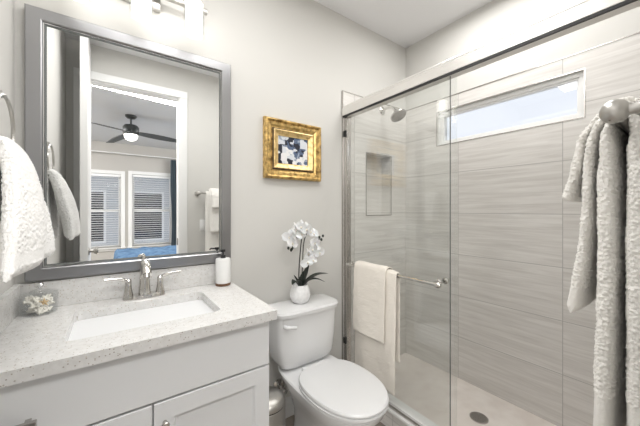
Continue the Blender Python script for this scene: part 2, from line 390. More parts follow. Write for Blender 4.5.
kb = B(); lathe(kb, [(.028, 0), (.028, .006), (.01, .010), (.01, .028), (.024, .036), (.027, .046), (.02, .056), (.0, .058)], (-.143, -1.2, 1.0), (1, 0, 0), 24, True)
link('door_knob', kb, M['nickel'], d1)

# ================================================================ bedroom beyond the doorway
BX0, BX1, BY0 = -2.2, 3.4, -5.9; BYN = YD-.12
struct('floor_bedroom', box(B(), BX0, BX1, BY0-.15, BYN, -.12, 0), M['carpet'])
struct('ceiling_bedroom', box(B(), BX0, BX1, BY0-.15, BYN, CEIL, CEIL+.12), M['bedceil'])
struct('wall_bedroom_left', box(B(), BX0-.12, BX0, BY0, BYN, 0, CEIL), M['bedwall'])
struct('wall_bedroom_right', box(B(), BX1, BX1+.12, BY0, BYN, 0, CEIL), M['bedwall'])
WA = [(-.62, .156, .52, 2.07), (.353, 1.135, .52, 2.09)]
struct('wall_bedroom_far', plate(B(), 0, BX0-.12, BX1+.12, 0, CEIL, BY0-.15, BY0, WA), M['bedwall'])
bn = B(); box(bn, BX0, XL-.12, BYN, BYN+.12, 0, CEIL); box(bn, XR+.14, BX1, BYN, BYN+.12, 0, CEIL)
struct('wall_bedroom_near', bn, M['bedwall'])
for i, (a0, a1, z0, z1) in enumerate(WA):
    w = tag(bpy.data.objects.new('window_%d' % (i+2), None), kind='structure'); COL.objects.link(w); w.location = ((a0+a1)/2, BY0, z0)
    fb = B(); rect_moulding(fb, 0, a0+.001, a1-.001, z0+.001, z1-.001, [(0, 0), (0, .06), (.045, .06), (.045, 0)], BY0-.12, 1)
    box(fb, a0+.045, a1-.045, BY0-.11, BY0-.06, (z0+z1)/2-.03, (z0+z1)/2+.03)
    link('window_frame', fb, M['trim'], w, False)
    link('pane', box(B(), a0+.045, a1-.045, BY0-.095, BY0-.09, z0+.045, z1-.045), M['wglass'], w, False)
    cb = B(); rect_moulding(cb, 0, a0-.07, a1+.07, z0-.07, z1+.07, [(0, 0), (0, .018), (.07, .018), (.07, 0)], BY0, 1)
    box(cb, a0-.09, a1+.09, BY0+.001, BY0+.05, z0-.02, z0)
    link('window_casing', cb, M['trim'], w, False)
    bl = thing('window_blind', ['white slatted blind in the left bedroom window seen in the mirror', 'white slatted blind in the right bedroom window seen in the mirror, beside the curtain'][i], 'blind', ((a0+a1)/2, BY0-.03, z0+.01), 'bedroom window blinds')
    s = B(); k = z0+.03
    while k < z1-.06:
        q = bmesh.ops.create_cube(s, size=1); mt = Matrix.Translation(((a0+a1)/2, BY0-.03, k)) @ Matrix.Rotation(radians(12), 4, 'X') @ Matrix.Diagonal((a1-a0-.02, .045, .003, 1))
        bmesh.ops.transform(s, matrix=mt, verts=q['verts']); k += .048
    link('slats', s, M['blind'], bl, False)
    link('headrail', box(B(), a0+.005, a1-.005, BY0-.055, BY0-.005, z1-.055, z1-.004), M['blind'], bl, False)
# curtain and its rod
cu = B(); rs = []
for z in [0.06+k*.12 for k in range(21)]:
    r = []; sq = 1-.35*math.exp(-((z-1.2)/.6)**2)
    for k in range(61):
        t = k/60; x = 1.18+(t-.5)*.20*sq+.01*sin(z*3); y = BY0+.12+.028*sin(t*2*pi*5)
        r.append(Vector((x, y, z)))
    r += [v+Vector((0, .006, 0)) for v in reversed(r)]
    rs.append(r)
rings(cu, rs)
tag(link('curtain', cu, M['curtain']), 'slate blue curtain gathered at the right of the bedroom windows', 'curtain')
rd = thing('curtain_rod', 'thin pale curtain rod above the bedroom windows in the mirror', 'curtain rod', (.3, BY0+.12, 2.5))
link('rod', tube(B(), [(-.9, BY0+.12, 2.5), (1.42, BY0+.12, 2.5)], .011), M['trim'], rd)
for x in (-.85, 1.38): link('bracket', tube(B(), [(x, BY0+.001, 2.5), (x, BY0+.11, 2.5)], .008), M['trim'], rd)
# bed
bd = thing('bed', 'bed with a blue bedspread seen in the mirror through the doorway', 'bed', (1.0, -3.9, 0))
bb = B(); box(bb, .12, 2.1, -4.6, -3.1, .12, .34, .02); link('base', bb, M['bedwall'], bd)
mb = B(); box(mb, .06, 2.14, -4.65, -3.05, .345, .60, .07, 5); link('mattress', mb, M['blind'], bd)
sp_ = B(); rs = []
for k in range(15):
    pass
nx, ny = 60, 40; grid = []
for i in range(nx+1):
    row = []
    for j in range(ny+1):
        x = .0+2.2*i/nx; y = -4.72+1.72*j/ny
        e = min(x-0, 2.2-x, y+4.72, -3.0-y); z = .62+.02*noise.noise(Vector((x*5, y*5, 0)))+.006*sin(x*30)-(0.33*(1-e/.06)**2 if e < .06 else 0)
        row.append(sp_.verts.new((x, y, z)))
    grid.append(row)
for i in range(nx):
    for j in range(ny): sp_.faces.new((grid[i][j], grid[i+1][j], grid[i+1][j+1], grid[i][j+1]))
so = link('bedspread', sp_, M['blue'], bd); md = so.modifiers.new('solid', 'SOLIDIFY'); md.thickness = .012
for x in (.18, 2.04):
    for y in (-4.54, -3.16): link('leg', box(B(), x-.03, x+.03, y-.03, y+.03, 0, .12), M['fan'], bd, False)
# ceiling fan
fx, fy = .231, -3.6
fn = thing('ceiling_fan', 'dark ceiling fan with a lit globe seen in the mirror', 'ceiling fan', (fx, fy, CEIL))
link('canopy', lathe(B(), [(.075, 0), (.075, -.02), (.05, -.045), (.014, -.05)], (fx, fy, CEIL-.001), n=24, cap0=True), M['fan'], fn)
link('downrod', tube(B(), [(fx, fy, CEIL-.045), (fx, fy, 2.58)], .013), M['fan'], fn)
link('motor', lathe(B(), [(.02, 2.60), (.085, 2.58), (.105, 2.55), (.105, 2.47), (.09, 2.44)], (fx, fy, 0), n=28, cap0=True, cap1=True), M['fan'], fn)
link('globe', lathe(B(), [(.088, 2.44), (.085, 2.40), (.06, 2.365), (.02, 2.35), (0, 2.348)], (fx, fy, 0), n=28), emit('fan_globe_glow', (1, .97, .9), 3.5), fn)
for k in range(3):
    a = radians(8+120*k); bl = B(); rs = []
    for t in [i/12 for i in range(13)]:
        r = .09+.6*t; w = .055+.03*sin(pi*min(1, t*1.1)); zz = 2.47-.06*t; c = Vector((fx+r*cos(a), fy+r*sin(a), zz)); sd = Vector((-sin(a), cos(a), .18))
        rs.append([c+sd*w+Vector((0, 0, .004)), c+sd*w-Vector((0, 0, .004)), c-sd*w-Vector((0, 0, .004)), c-sd*w+Vector((0, 0, .004))])
    rings(bl, rs); link('blade', bl, M['fanblade'], fn)
# neighbouring house outside the bedroom windows
nh = thing('neighbour_house', 'pale neighbouring house with dark windows outside the bedroom blinds', 'house', (.5, -10, 0))
link('wall', box(B(), -5, 6, -10.2, -10, -1, 2.6), M['siding'], nh, False)
rf = B(); rings(rf, [[Vector((x, -9.6, 2.5)), Vector((x, -9.6, 2.62)), Vector((x, -12.5, 4.1)), Vector((x, -12.5, 3.98))] for x in (-5.4, 6.4)]); link('roof', rf, M['roof'], nh, False)
for wx in (-1.3, .35):
    f = link('window', box(B(), wx, wx+1.15, -10.0, -9.97, .25, 1.95), M['trim'], nh, False)
    link('pane', box(B(), wx+.07, wx+1.08, -9.97, -9.965, .32, 1.88), M['darkwin'], f, False)
ho = thing('neighbour_roof', 'pale neighbouring roof slope glimpsed through the high shower window', 'roof', (7.2, -1, 2.6))
r2 = B(); rings(r2, [[Vector((6.2, y, 4.2)), Vector((6.2, y, 4.32)), Vector((10, y, 6.0)), Vector((10, y, 5.85))] for y in (-9, -3.2)]); link('roof_slope', r2, M['roof'], ho, False)
link('gable_wall', box(B(), 6.6, 9.8, -8.8, -3.4, 0, 4.25), M['siding'], ho, False)

# ================================================================ vanity
van = thing('vanity_cabinet', 'white shaker vanity cabinet under the speckled countertop', 'cabinet', (.1, -.27, 0))
vb = B(); box(vb, XL+.002, .511, -.535, -.002, .10, .877, .001); box(vb, XL+.002, .505, -.47, -.03, 0.0, .10)
link('body', vb, M['cab'], van, False)
def shaker(x0, x1, z0, z1, rail=.06):
    bm = B(); y = -.536
    rect_moulding(bm, 0, x0, x1, z0, z1, [(0, 0), (0, .018), (.0015, .0195), (rail-.001, .0195), (rail, .018), (rail+.006, .008), (rail+.006, 0)], y)
    box(bm, x0+rail+.004, x1-rail-.004, y-.0085, y, z0+rail+.004, z1-rail-.004)
    return bm
ff = link('drawer_front', box(B(), XL+.006, .507, -.5555, -.536, .700, .870, .0015), M['cab'], van, False)
pl = B(); box(pl, -.298, -.155, -.594, -.580, .748, .776, .002)
for x in (-.285, -.175): box(pl, x-.006, x+.006, -.581, -.5553, .755, .769)
link('bar_pull', pl, M['jamb'], ff, False)
dr1 = link('door', shaker(XL+.006, .1025, .105, .692), M['cab'], van, False)
dr2 = link('door', shaker(.1075, .507, .105, .692), M['cab'], van, False)
for d_, x in ((dr1, .075), (dr2, .138)):
    k = B(); lathe(k, [(.007, 0), (.005, .012), (.011, .016), (.012, .021), (.009, .025), (0, .026)], (x, -.5553, .625), (0, -1, 0), 20, True); link('knob', k, M['jamb'], d_)
SK = (-.118, .352, -.455, -.135)
ct = thing('countertop', 'white quartz countertop with grey speckles on the vanity', 'countertop', (.1, -.29, .877))
def hole_slab(bm, x0, x1, y0, y1, z0, z1, hx0, hx1, hy0, hy1, rr=.025):
    n = 6; inner = []
    for cx, cy, a0 in ((hx1-rr, hy1-rr, 0), (hx0+rr, hy1-rr, 90), (hx0+rr, hy0+rr, 180), (hx1-rr, hy0+rr, 270)):
        for k in range(n+1): a = radians(a0+90*k/n); inner.append((cx+rr*cos(a), cy+rr*sin(a)))
    outer = []
    for cx, cy, i in ((x1, y1, 0), (x0, y1, 1), (x0, y0, 2), (x1, y0, 3)): outer += [(cx, cy)]*(n+1)
    for z, s in ((z1, 1), (z0, -1)):
        I = [bm.verts.new((x, y, z)) for x, y in inner]; O = [bm.verts.new((x, y, z)) for x, y in ((x1, y1), (x0, y1), (x0, y0), (x1, y0))]
        for q in range(4):
            seg = I[q*(n+1):(q+1)*(n+1)]
            for a, b_ in zip(seg[:-1], seg[1:]): bm.faces.new((O[q], a, b_))
            bm.faces.new((O[q], seg[-1], I[((q+1)*(n+1)) % len(I)], O[(q+1) % 4]))
        if s == 1: It, Ot = I, O
        else: Ib, Ob = I, O
    for i in range(len(It)): j = (i+1) % len(It); bm.faces.new((It[i], It[j], Ib[j], Ib[i]))
    for i in range(4): j = (i+1) % 4; bm.faces.new((Ot[i], Ot[j], Ob[j], Ob[i]))
    return bm
sl = link('slab', hole_slab(B(), XL+.001, .530, -.580, -.001, .8775, .914, *SK), M['quartz'], ct, False)
link('backsplash', box(B(), XL+.001, .530, -.020, -.001, .9145, 1.022, .001), M['quartz'], ct, False)
link('side_splash', box(B(), XL+.001, XL+.02, -.578, -.0205, .9145, 1.022, .001), M['quartz'], ct, False)
# sink
sk = thing('sink', 'white rectangular undermount sink set in the countertop', 'sink', (.117, -.295, .75))
def rr_ring(x0, x1, y0, y1, z, r, n=6):
    out = []
    for cx, cy, a0 in ((x1-r, y1-r, 0), (x0+r, y1-r, 90), (x0+r, y0+r, 180), (x1-r, y0+r, 270)):
        for k in range(n+1): a = radians(a0+90*k/n); out.append(Vector((cx+r*cos(a), cy+r*sin(a), z)))
    return out
x0, x1, y0, y1 = SK; e = .006
sb = B(); rings(sb, [rr_ring(x0-.02, x1+.02, y0-.02, y1+.02, .8765, .04), rr_ring(x0-e, x1+e, y0-e, y1+e, .8765, .03), rr_ring(x0+.004, x1-.004, y0+.004, y1-.004, .868, .03), rr_ring(x0+.045, x1-.045, y0+.022, y1-.018, .81, .03), rr_ring(x0+.075, x1-.075, y0+.035, y1-.03, .775, .03), rr_ring(x0+.10, x1-.10, y0+.06, y1-.055, .765, .03), rr_ring(.10, .135, -.31, -.28, .762, .015)], False, True)
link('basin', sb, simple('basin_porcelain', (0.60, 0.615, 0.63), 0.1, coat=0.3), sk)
link('drain', lathe(B(), [(.022, .7625), (.022, .766), (.017, .767), (.015, .765), (0, .768)], (.117, -.295, 0), n=24), M['chrome'], sk)
# faucet
fc = thing('faucet', 'nickel two-handle faucet standing behind the sink', 'faucet', (.12, -.075, .914))
fb = B(); rings(fb, [superring(.12, -.075, hx, -.075-hy, -.075+hy, z, .75, n=48) for hx, hy, z in ((.083, .028, .9145), (.083, .028, .921), (.078, .024, .930), (.06, .012, .934))]); link('base_plate', fb, M['chrome'], fc)
bs = B(); pts = spline([(.12, -.075, .925), (.12, -.074, .98), (.12, -.076, 1.025), (.12, -.085, 1.055), (.12, -.113, 1.073), (.12, -.146, 1.060), (.12, -.170, 1.032)], 6); n_ = len(pts)
tube(bs, pts, [.026-.010*min(1, i/(n_*.35))+(.004*(i/n_)) for i in range(n_)], 20); link('spout', bs, M['chrome'], fc)
link('aerator', tube(B(), [(.12, -.169, 1.036), (.12, -.176, 1.022)], .0125, 20), M['jamb'], fc)
link('lift_rod', lathe(B(), [(.003, .93), (.003, 1.078), (.007, 1.081), (.009, 1.091), (.006, 1.101), (0, 1.103)], (.12, -.042, 0), n=14), M['chrome'], fc)
for s in (-1, 1):
    x = .12+s*.062; h = B(); lathe(h, [(.021, .922), (.019, .935), (.0135, .965), (.012, .985), (.0125, .998), (.008, 1.004), (0, 1.005)], (x, -.075, 0), n=24)
    hd = link('handle_post', h, M['chrome'], fc)
    lv = B(); pp = spline([(x-s*.002, -.075, .992), (x+s*.018, -.078, 1.005), (x+s*.05, -.084, 1.012), (x+s*.085, -.092, 1.016)], 6); rs = []
    for i, p in enumerate(pp):
        t = i/(len(pp)-1); w = .011-.001*t; hh = .010-.005*t; rs.append([p+Vector((0, w*cos(2*pi*k/12), hh*sin(2*pi*k/12))) for k in range(12)])
    rings(lv, rs); link('lever', lv, M['chrome'], hd)
# soap dispenser
sx, sy = .475, -.072
sd = thing('soap_dispenser', 'white soap dispenser with a black pump at the right end of the countertop', 'soap dispenser', (sx, sy, .914))
link('base', lathe(B(), [(.037, .9145), (.038, .916), (.038, .926), (.037, .928)], (sx, sy, 0), cap0=True, cap1=True), M['wood'], sd)
link('bottle', lathe(B(), [(.037, .928), (.038, .932), (.038, 1.050), (.036, 1.055), (.014, 1.057), (.0, 1.0575)], (sx, sy, 0), cap0=True), M['bottle'], sd)
pm = B(); lathe(pm, [(.013, 1.0575), (.013, 1.072), (.0045, 1.074), (.0045, 1.088), (.012, 1.090), (.012, 1.102), (.0, 1.103)], (sx, sy, 0), n=20, cap0=True)
link('pump', pm, M['black'], sd); link('nozzle', tube(B(), [(sx, sy, 1.096), (sx-.03, sy-.012, 1.096), (sx-.036, sy-.014, 1.090)], .0042, 10), M['black'], sd)
# glass jar with coral and a starfish
jx, jy = -.225, -.082
jr = thing('glass_jar', 'round lidded glass jar at the left end of the countertop', 'jar', (jx, jy, .914))
link('bowl', lathe(B(), [(0, .9145), (.046, .9145), (.054, .920), (.055, .985), (.053, .992), (.0505, .992), (.0525, .984), (.0515, .922), (.046, .918), (0, .918)], (jx, jy, 0), n=40), M['jar'], jr)
ld = link('lid', lathe(B(), [(.055, .9935), (.055, .9965), (.03, 1.004), (.007, 1.009), (0, 1.009)], (jx, jy, 0), n=40, cap0=True), M['jar'], jr)
link('knob', lathe(B(), [(.006, 1.009), (.006, 1.013), (.0125, 1.018), (.014, 1.025), (.010, 1.032), (0, 1.034)], (jx, jy, 0), n=24), M['lip'], ld)
rnd = random.Random(3)
for q in range(18):
    a = q*2.4; r0 = .010+.026*((q*7) % 3)/2; cx, cy = jx+r0*cos(a)*.9, jy+r0*sin(a)*.9; bm = B(); z0 = .928 if q < 7 else .946 if q < 13 else .964
    for k in range(9):
        d = Vector((rnd.uniform(-1, 1), rnd.uniform(-1, 1), rnd.uniform(-.3, 1.3))).normalized(); l = rnd.uniform(.014, .024)
        p0 = Vector((cx, cy, z0)); p1 = p0+d*l
        for p in (p1,):
            rr = sqrt((p.x-jx)**2+(p.y-jy)**2)
            if rr > .043: p.x = jx+(p.x-jx)*.043/rr; p.y = jy+(p.y-jy)*.043/rr
        p1.z = max(.924, min(.985, p1.z))
        tube(bm, [p0, (p0+p1)/2+Vector((rnd.uniform(-.002, .002),)*3), p1], [.0058, .0048, .003], 7)
    tag(link('coral_piece', bm, M['coral']), 'knobbly white coral pieces heaped inside the round glass jar', 'coral', 'coral pieces in the jar')
st = B(); c = Vector((jx+.018, jy-.03, .962)); top = st.verts.new(c+Vector((0, -.005, .002))); bot = st.verts.new(c+Vector((0, .003, 0))); pv = []
for k in range(10):
    a = pi/2+k*pi/5; r = .017 if k % 2 == 0 else .0065; pv.append(st.verts.new(c+Vector((r*cos(a), 0, r*sin(a)))))
for k in range(10): st.faces.new((top, pv[k], pv[(k+1) % 10])); st.faces.new((bot, pv[(k+1) % 10], pv[k]))
tag(link('starfish', st, M['starf']), 'small tan starfish among the white coral in the glass jar', 'starfish')

# ================================================================ wall mirror
mr = thing('wall_mirror', 'large rectangular mirror in a pewter frame above the vanity', 'mirror', (.13, 0, 1.03))
mx0, mx1, mz0, mz1 = -.275, .532, 1.029, 2.112
fm = B(); rect_moulding(fm, 0, mx0, mx1, mz0, mz1, [(0, 0), (0, .026), (.004, .030), (.046, .030), (.050, .027), (.052, .016), (.052, 0)], -.001)
link('frame', fm, M['mframe'], mr, False)
lp = B(); rect_moulding(lp, 0, mx0+.052, mx1-.052, mz0+.052, mz1-.052, [(0, 0), (0, .022), (.003, .022), (.004, .019), (.004, 0)], -.001)
link('inner_lip', lp, M['lip'], mr, False)
link('inner_groove', rect_moulding(B(), 0, mx0+.0562, mx1-.0562, mz0+.0562, mz1-.0562, [(0, 0), (0, .0205), (.006, .0185), (.006, 0)], -.001), M['edge'], mr, False)
link('glass', box(B(), mx0+.0625, mx1-.0625, -.018, -.004, mz0+.0625, mz1-.0625), M['mirror'], mr, False)
# vanity light
vl = thing('vanity_light', 'nickel wall light bar with three lit cylinder shades above the mirror', 'wall light', (.105, 0, 2.3))
link('back_plate', box(B(), .02, .19, -.022, -.001, 2.27, 2.39, .004), M['nickel'], vl)
link('bar', box(B(), -.19, .40, -.062, -.040, 2.322, 2.346, .003), M['nickel'], vl)
link('bar_mount', tube(B(), [(.105, -.021, 2.334), (.105, -.041, 2.334)], .018, 20), M['nickel'], vl)
for x in (-.112, .105, .322):
    am = link('arm', tube(B(), [(x, -.061, 2.334), (x, -.12, 2.334)], .009, 14), M['nickel'], vl)
    link('socket_cap', lathe(B(), [(.0, 2.352), (.03, 2.35), (.034, 2.34), (.034, 2.318)], (x, -.12, 0), n=28, cap1=True), M['nickel'], am)
    link('frosted_shade', lathe(B(), [(.034, 2.317), (.037, 2.30), (.037, 2.178), (.032, 2.168), (.0, 2.165)], (x, -.12, 0), n=32, cap0=True), M['shade'], vl)
    link('outer_glass', lathe(B(), [(.036, 2.312), (.046, 2.300), (.046, 2.156), (.0445, 2.156), (.0445, 2.300), (.036, 2.310)], (x, -.12, 0), n=36), M['jar'], vl)

# ================================================================ gilt picture
pc = thing('framed_picture', 'small picture in an ornate gold frame on the wall above the toilet', 'picture', (.94, 0, 1.5))
px0, px1, pz0, pz1 = .734, 1.150, 1.503, 1.872
fr = B(); rect_moulding(fr, 0, px0, px1, pz0, pz1, [(0, 0), (0, .020), (.004, .030), (.012, .034), (.020, .030), (.024, .024), (.040, .022), (.052, .014), (.056, .014), (.056, 0)], -.001)
go = link('outer_frame', fr, M['gold'], pc, False)
# carved beads along the outer rim
bd_ = B()
def beadline(a, b_, n):
    for k in range(n):
        p = Vector(a).lerp(Vector(b_), (k+.5)/n); q = bmesh.ops.create_icosphere(bd_, subdivisions=1, radius=.0062)
        bmesh.ops.translate(bd_, verts=q['verts'], vec=p)
yb = -.032
for a, b_, n in (((px0+.012, yb, pz0+.012), (px1-.012, yb, pz0+.012), 38), ((px0+.012, yb, pz1-.012), (px1-.012, yb, pz1-.012), 38), ((px0+.012, yb, pz0+.012), (px0+.012, yb, pz1-.012), 33), ((px1-.012, yb, pz0+.012), (px1-.012, yb, pz1-.012), 33)): beadline(a, b_, n)
link('beading', bd_, M['gold'], go)
link('groove', rect_moulding(B(), 0, px0+.0565, px1-.0565, pz0+.0565, pz1-.0565, [(0, 0), (0, .015), (.007, .015), (.007, 0)], -.001), M['umber'], pc, False)
link('inner_frame', rect_moulding(B(), 0, px0+.064, px1-.064, pz0+.064, pz1-.064, [(0, 0), (0, .022), (.005, .024), (.012, .020), (.030, .010), (.034, .010), (.034, 0)], -.001), M['gold2'], pc, False)
def art():
    m, nt, b = newmat('ink_and_blue_drawing'); N = nt.nodes; L = nt.links
    tc = N.new('ShaderNodeTexCoord'); v = N.new('ShaderNodeTexVoronoi'); v.inputs['Scale'].default_value = 24; v.distance = 'CHEBYCHEV'
    n = N.new('ShaderNodeTexNoise'); n.inputs['Scale'].default_value = 30; n.inputs['Detail'].default_value = 6
    sp = N.new('ShaderNodeSeparateColor'); ad = N.new('ShaderNodeMath'); ad.operation = 'MULTIPLY_ADD'; ad.inputs[1].default_value = .75
    r = N.new('ShaderNodeValToRGB'); r.color_ramp.interpolation = 'CONSTANT'; e = r.color_ramp.elements
    e[0].position = 0; e[0].color = (.012, .015, .03, 1); e[1].position = .42; e[1].color = (.09, .13, .22, 1)
    for p, c_ in ((.52, (.33, .38, .46, 1)), (.64, (.66, .69, .73, 1)), (.9, (.8, .8, .8, 1))): q = e.new(p); q.color = c_
    L.new(tc.outputs['Object'], v.inputs['Vector']); L.new(tc.outputs['Object'], n.inputs['Vector']); L.new(v.outputs['Color'], sp.inputs[0])
    sub = N.new('ShaderNodeMath'); sub.operation = 'MULTIPLY'; sub.inputs[1].default_value = .6; L.new(n.outputs['Fac'], sub.inputs[0])
    L.new(sp.outputs[0], ad.inputs[0]); L.new(sub.outputs[0], ad.inputs[2]); L.new(ad.outputs[0], r.inputs[0]); L.new(r.outputs[0], b.inputs['Base Color'])
    b.inputs['Roughness'].default_value = .5; return m
link('artwork', box(B(), px0+.099, px1-.099, -.006, -.001, pz0+.099, pz1-.099), art(), pc, False)

# ================================================================ towel ring on the left wall
RC = Vector((-.250, -.40, 1.55)); RR = .088
tr = thing('towel_ring', 'nickel towel ring on the wall left of the mirror', 'towel ring', (XL, -.40, 1.64))
link('wall_mount', lathe(B(), [(.026, 0), (.026, .006), (.016, .012), (.011, .03), (.011, .052)], (XL+.001, -.40, 1.641), (1, 0, 0), 24, True, True), M['nickel'], tr)
ring_pts = [(RC.x, RC.y+RR*sin(2*pi*k/48), RC.z+RR*cos(2*pi*k/48)) for k in range(49)]
link('ring', tube(B(), ring_pts, .0052, 12), M['nickel'], tr)
# hand towel over the ring: two thick leaves
zb = RC.z-RR
lf = towel('hand_towel', [(-.268, -.52, 1.15), (-.272, -.475, 1.28), (-.272, -.42, 1.41), (-.262, -.402, 1.478), (-.248, -.400, 1.493), (-.234, -.403, 1.478), (-.205, -.43, 1.40), (-.182, -.475, 1.28), (-.174, -.520, 1.160)],
      (0, 1, 0), lambda s: .165+.28*abs(2*s-1), lambda s: .038+.010*sin(pi*abs(2*s-1)), M['towelw'], amp=.0026, scale=135, waves=.008, wk=26,
      step=.003, band=lambda s: .93 < s < .965 or .035 < s < .07)
tag(lf, 'white terry hand towel draped over the ring left of the mirror', 'towel')

# ================================================================ toilet
TX = .94
tl = thing('toilet', 'white two-piece toilet between the vanity and the shower', 'toilet', (TX, -.4, 0))
tk = B(); rings(tk, [superring(TX, -.125, hx, yf, yb, z, .40, .25) for hx, yf, yb, z in ((.120, -.175, -.055, .402), (.155, -.195, -.042, .409), (.175, -.207, -.038, .425), (.186, -.215, -.034, .455), (.200, -.220, -.032, .55), (.204, -.226, -.030, .71))]); link('tank', tk, M['porc'], tl)
lk = B(); rings(lk, [superring(TX, -.125, hx, yf, yb, z, pf, .2) for hx, yf, yb, z, pf in ((.200, -.222, -.028, .7105, .38), (.217, -.240, -.022, .716, .42), (.219, -.243, -.022, .735, .42), (.213, -.237, -.026, .745, .42), (.17, -.19, -.05, .750, .42))]); link('tank_lid', lk, M['porc'], tl)
hb = B(); tube(hb, spline([(TX-.172, -.205, .668), (TX-.172, -.226, .668), (TX-.158, -.237, .667), (TX-.118, -.243, .660)], 5), [.011]*11+[.009]*5, 14)
link('flush_lever', hb, M['seat'], tl)
bw = B()
def egg(hx, yf, yb, z, cy=-.44, p=.86, pb=.7): return superring(TX, cy, hx, yf, yb, z, p, pb)
rings(bw, [egg(.105, -.60, -.12, 0.001, -.36, .7, .5), egg(.108, -.605, -.12, .03, -.36, .7, .5), egg(.098, -.585, -.13, .09, -.36, .75, .5), egg(.100, -.585, -.12, .17, -.38, .8, .5), egg(.125, -.62, -.10, .25, -.40, .85, .5), egg(.160, -.685, -.09, .32, -.43, .9, .5), egg(.180, -.725, -.06, .37, -.45, .9, .45), egg(.184, -.732, -.05, .395, -.46, .9, .42), egg(.178, -.726, -.055, .401, -.46, .9, .42)])
link('bowl', bw, M['porc'], tl)
YB = -.262
se = B(); rings(se, [egg(.186, -.738, YB, .4025, -.475, .9, .78), egg(.186, -.742, YB, .408, -.475, .9, .78), egg(.188, -.740, YB, .416, -.475, .9, .78), egg(.183, -.735, YB-.004, .419, -.475, .9, .78)]); link('seat', se, M['seat'], tl)
sl_ = B(); rings(sl_, [egg(.184, -.736, YB, .4205, -.475, .9, .78), egg(.186, -.743, YB+.002, .426, -.475, .9, .78), egg(.186, -.743, YB+.002, .432, -.475, .9, .78), egg(.183, -.735, YB-.004, .439, -.475, .9, .78), egg(.13, -.67, YB-.05, .443, -.475, .9, .78)]); link('seat_lid', sl_, M['seat'], tl)
for s in (-1, 1): link('hinge', box(B(), TX+s*.060-.020, TX+s*.060+.020, -.266, -.236, .4015, .428, .006, 3), M['seat'], tl)
# water supply
sv = thing('supply_valve', 'nickel shut-off valve on the wall beside the toilet', 'valve', (.80, 0, .2))
vx, vz = .838, .225
link('escutcheon', lathe(B(), [(.036, 0), (.036, .003), (.020, .010), (.009, .012)], (vx, -.0145 if vz < .12 else -.001, vz), (0, -1, 0), 24, True, True), M['chrome'], sv)
link('stub', tube(B(), [(vx, -.012, vz), (vx, -.075, vz)], .009, 14), M['chrome'], sv)
link('handle', lathe(B(), [(.012, 0), (.016, .003), (.016, .016), (.010, .020)], (vx, -.0755, vz), (0, -1, 0), 16, True, True), M['chrome'], sv)
link('hose', tube(B(), spline([(vx, -.06, vz+.008), (vx+.004, -.062, vz+.04), (vx-.02, -.09, vz+.10), (vx-.016, -.12, vz+.13), (vx-.012, -.125, .378)], 6), .0055, 10), M['jamb'], sv)
link('coupling_nut', lathe(B(), [(.015, .376), (.017, .379), (.017, .398), (.012, .400)], (vx-.012, -.125, 0), n=8, cap0=True, cap1=True), M['dark'], sv)
# waste bin
bx, by, br = .627, -.27, .098
wbn = thing('waste_bin', 'round steel waste bin with a domed lid between vanity and toilet', 'bin', (bx, by, 0))
link('body', lathe(B(), [(br-.004, .001), (br, .006), (br, .332), (br-.003, .336)], (bx, by, 0), n=44, cap0=True, cap1=True), M['nickel'], wbn)
link('black_collar', lathe(B(), [(br-.003, .3365), (br-.003, .342)], (bx, by, 0), n=44, cap0=True, cap1=True), M['dark'], wbn)
link('dome_lid', lathe(B(), [(br, .3425), (br+.001, .352), (br-.004, .362), (br-.02, .378), (br-.05, .392), (0, .400)], (bx, by, 0), n=44, cap0=True), M['nickel'], wbn)

# ================================================================ orchid on the tank
ox, oy, oz = .925, -.118, .7505
orc = thing('potted_orchid', 'white orchid in a white ceramic pot on the toilet tank lid', 'orchid', (ox, oy, oz))
pt = B(); lathe(pt, [(0, 0), (.038, 0), (.050, .010), (.060, .035), (.062, .055), (.057, .080), (.048, .100), (.047, .108), (.043, .108), (.044, .098), (.0, .094)], (ox, oy, oz+.0005), n=36); link('pot', pt, M['pot'], orc)
def leaf(p0, p1, w, lift):
    bm = B(); p0, p1 = Vector(p0), Vector(p1); d = p1-p0; sd = d.cross(Vector((0, 0, 1))).normalized() if abs(d.normalized().z) < .95 else Vector((1, 0, 0)); up = sd.cross(d).normalized(); rs = []
    if up.z < 0: up = -up
    for k in range(15):
        t = k/14; c = p0+d*t+Vector((0, 0, lift*sin(pi*t))); ww = w*(sin(pi*min(1, .12+.88*t))**.7)*(1 if t < 1 else .02)+.001
        rs.append([c-sd*ww+up*ww*.35, c-up*.001, c+sd*ww+up*ww*.35, c+up*.0015])
    rings(bm, rs); return link('leaf', bm, M['leaf'], orc)
lz = oz+.10
leaf((ox+.01, oy, lz-.01), (1.115, oy-.03, .905), .026, .025); leaf((ox, oy, lz-.01), (.845, oy-.04, .876), .025, .03)
leaf((ox, oy-.005, lz-.01), (.872, oy-.015, .925), .013, .0); leaf((ox+.005, oy, lz-.01), (1.0, oy+.01, .985), .022, -.01)
leaf((ox+.01, oy+.01, lz-.01), (1.06, oy-.07, .868), .017, .03); leaf((ox-.005, oy, lz-.01), (.945, oy-.01, .94), .016, 0)
s1 = spline([(ox-.01, oy, lz-.012), (ox-.008, oy, .95), (ox+.003, oy, 1.08), (ox+.012, oy, 1.16), (ox-.015, oy-.005, 1.205), (ox-.055, oy-.01, 1.20), (ox-.085, oy-.015, 1.15), (ox-.088, oy-.015, 1.095)], 6)
link('stem', tube(B(), s1, .0035, 8), M['stem'], orc)
s2 = spline([(ox+.012, oy+.006, lz-.012), (ox+.02, oy+.006, .96), (ox+.028, oy+.005, 1.10), (ox+.05, oy, 1.165), (ox+.09, oy-.005, 1.165), (ox+.12, oy-.01, 1.13), (ox+.15, oy-.01, 1.125)], 6)
link('stem', tube(B(), s2, .003, 8), M['stem'], orc)
rnd = random.Random(11)
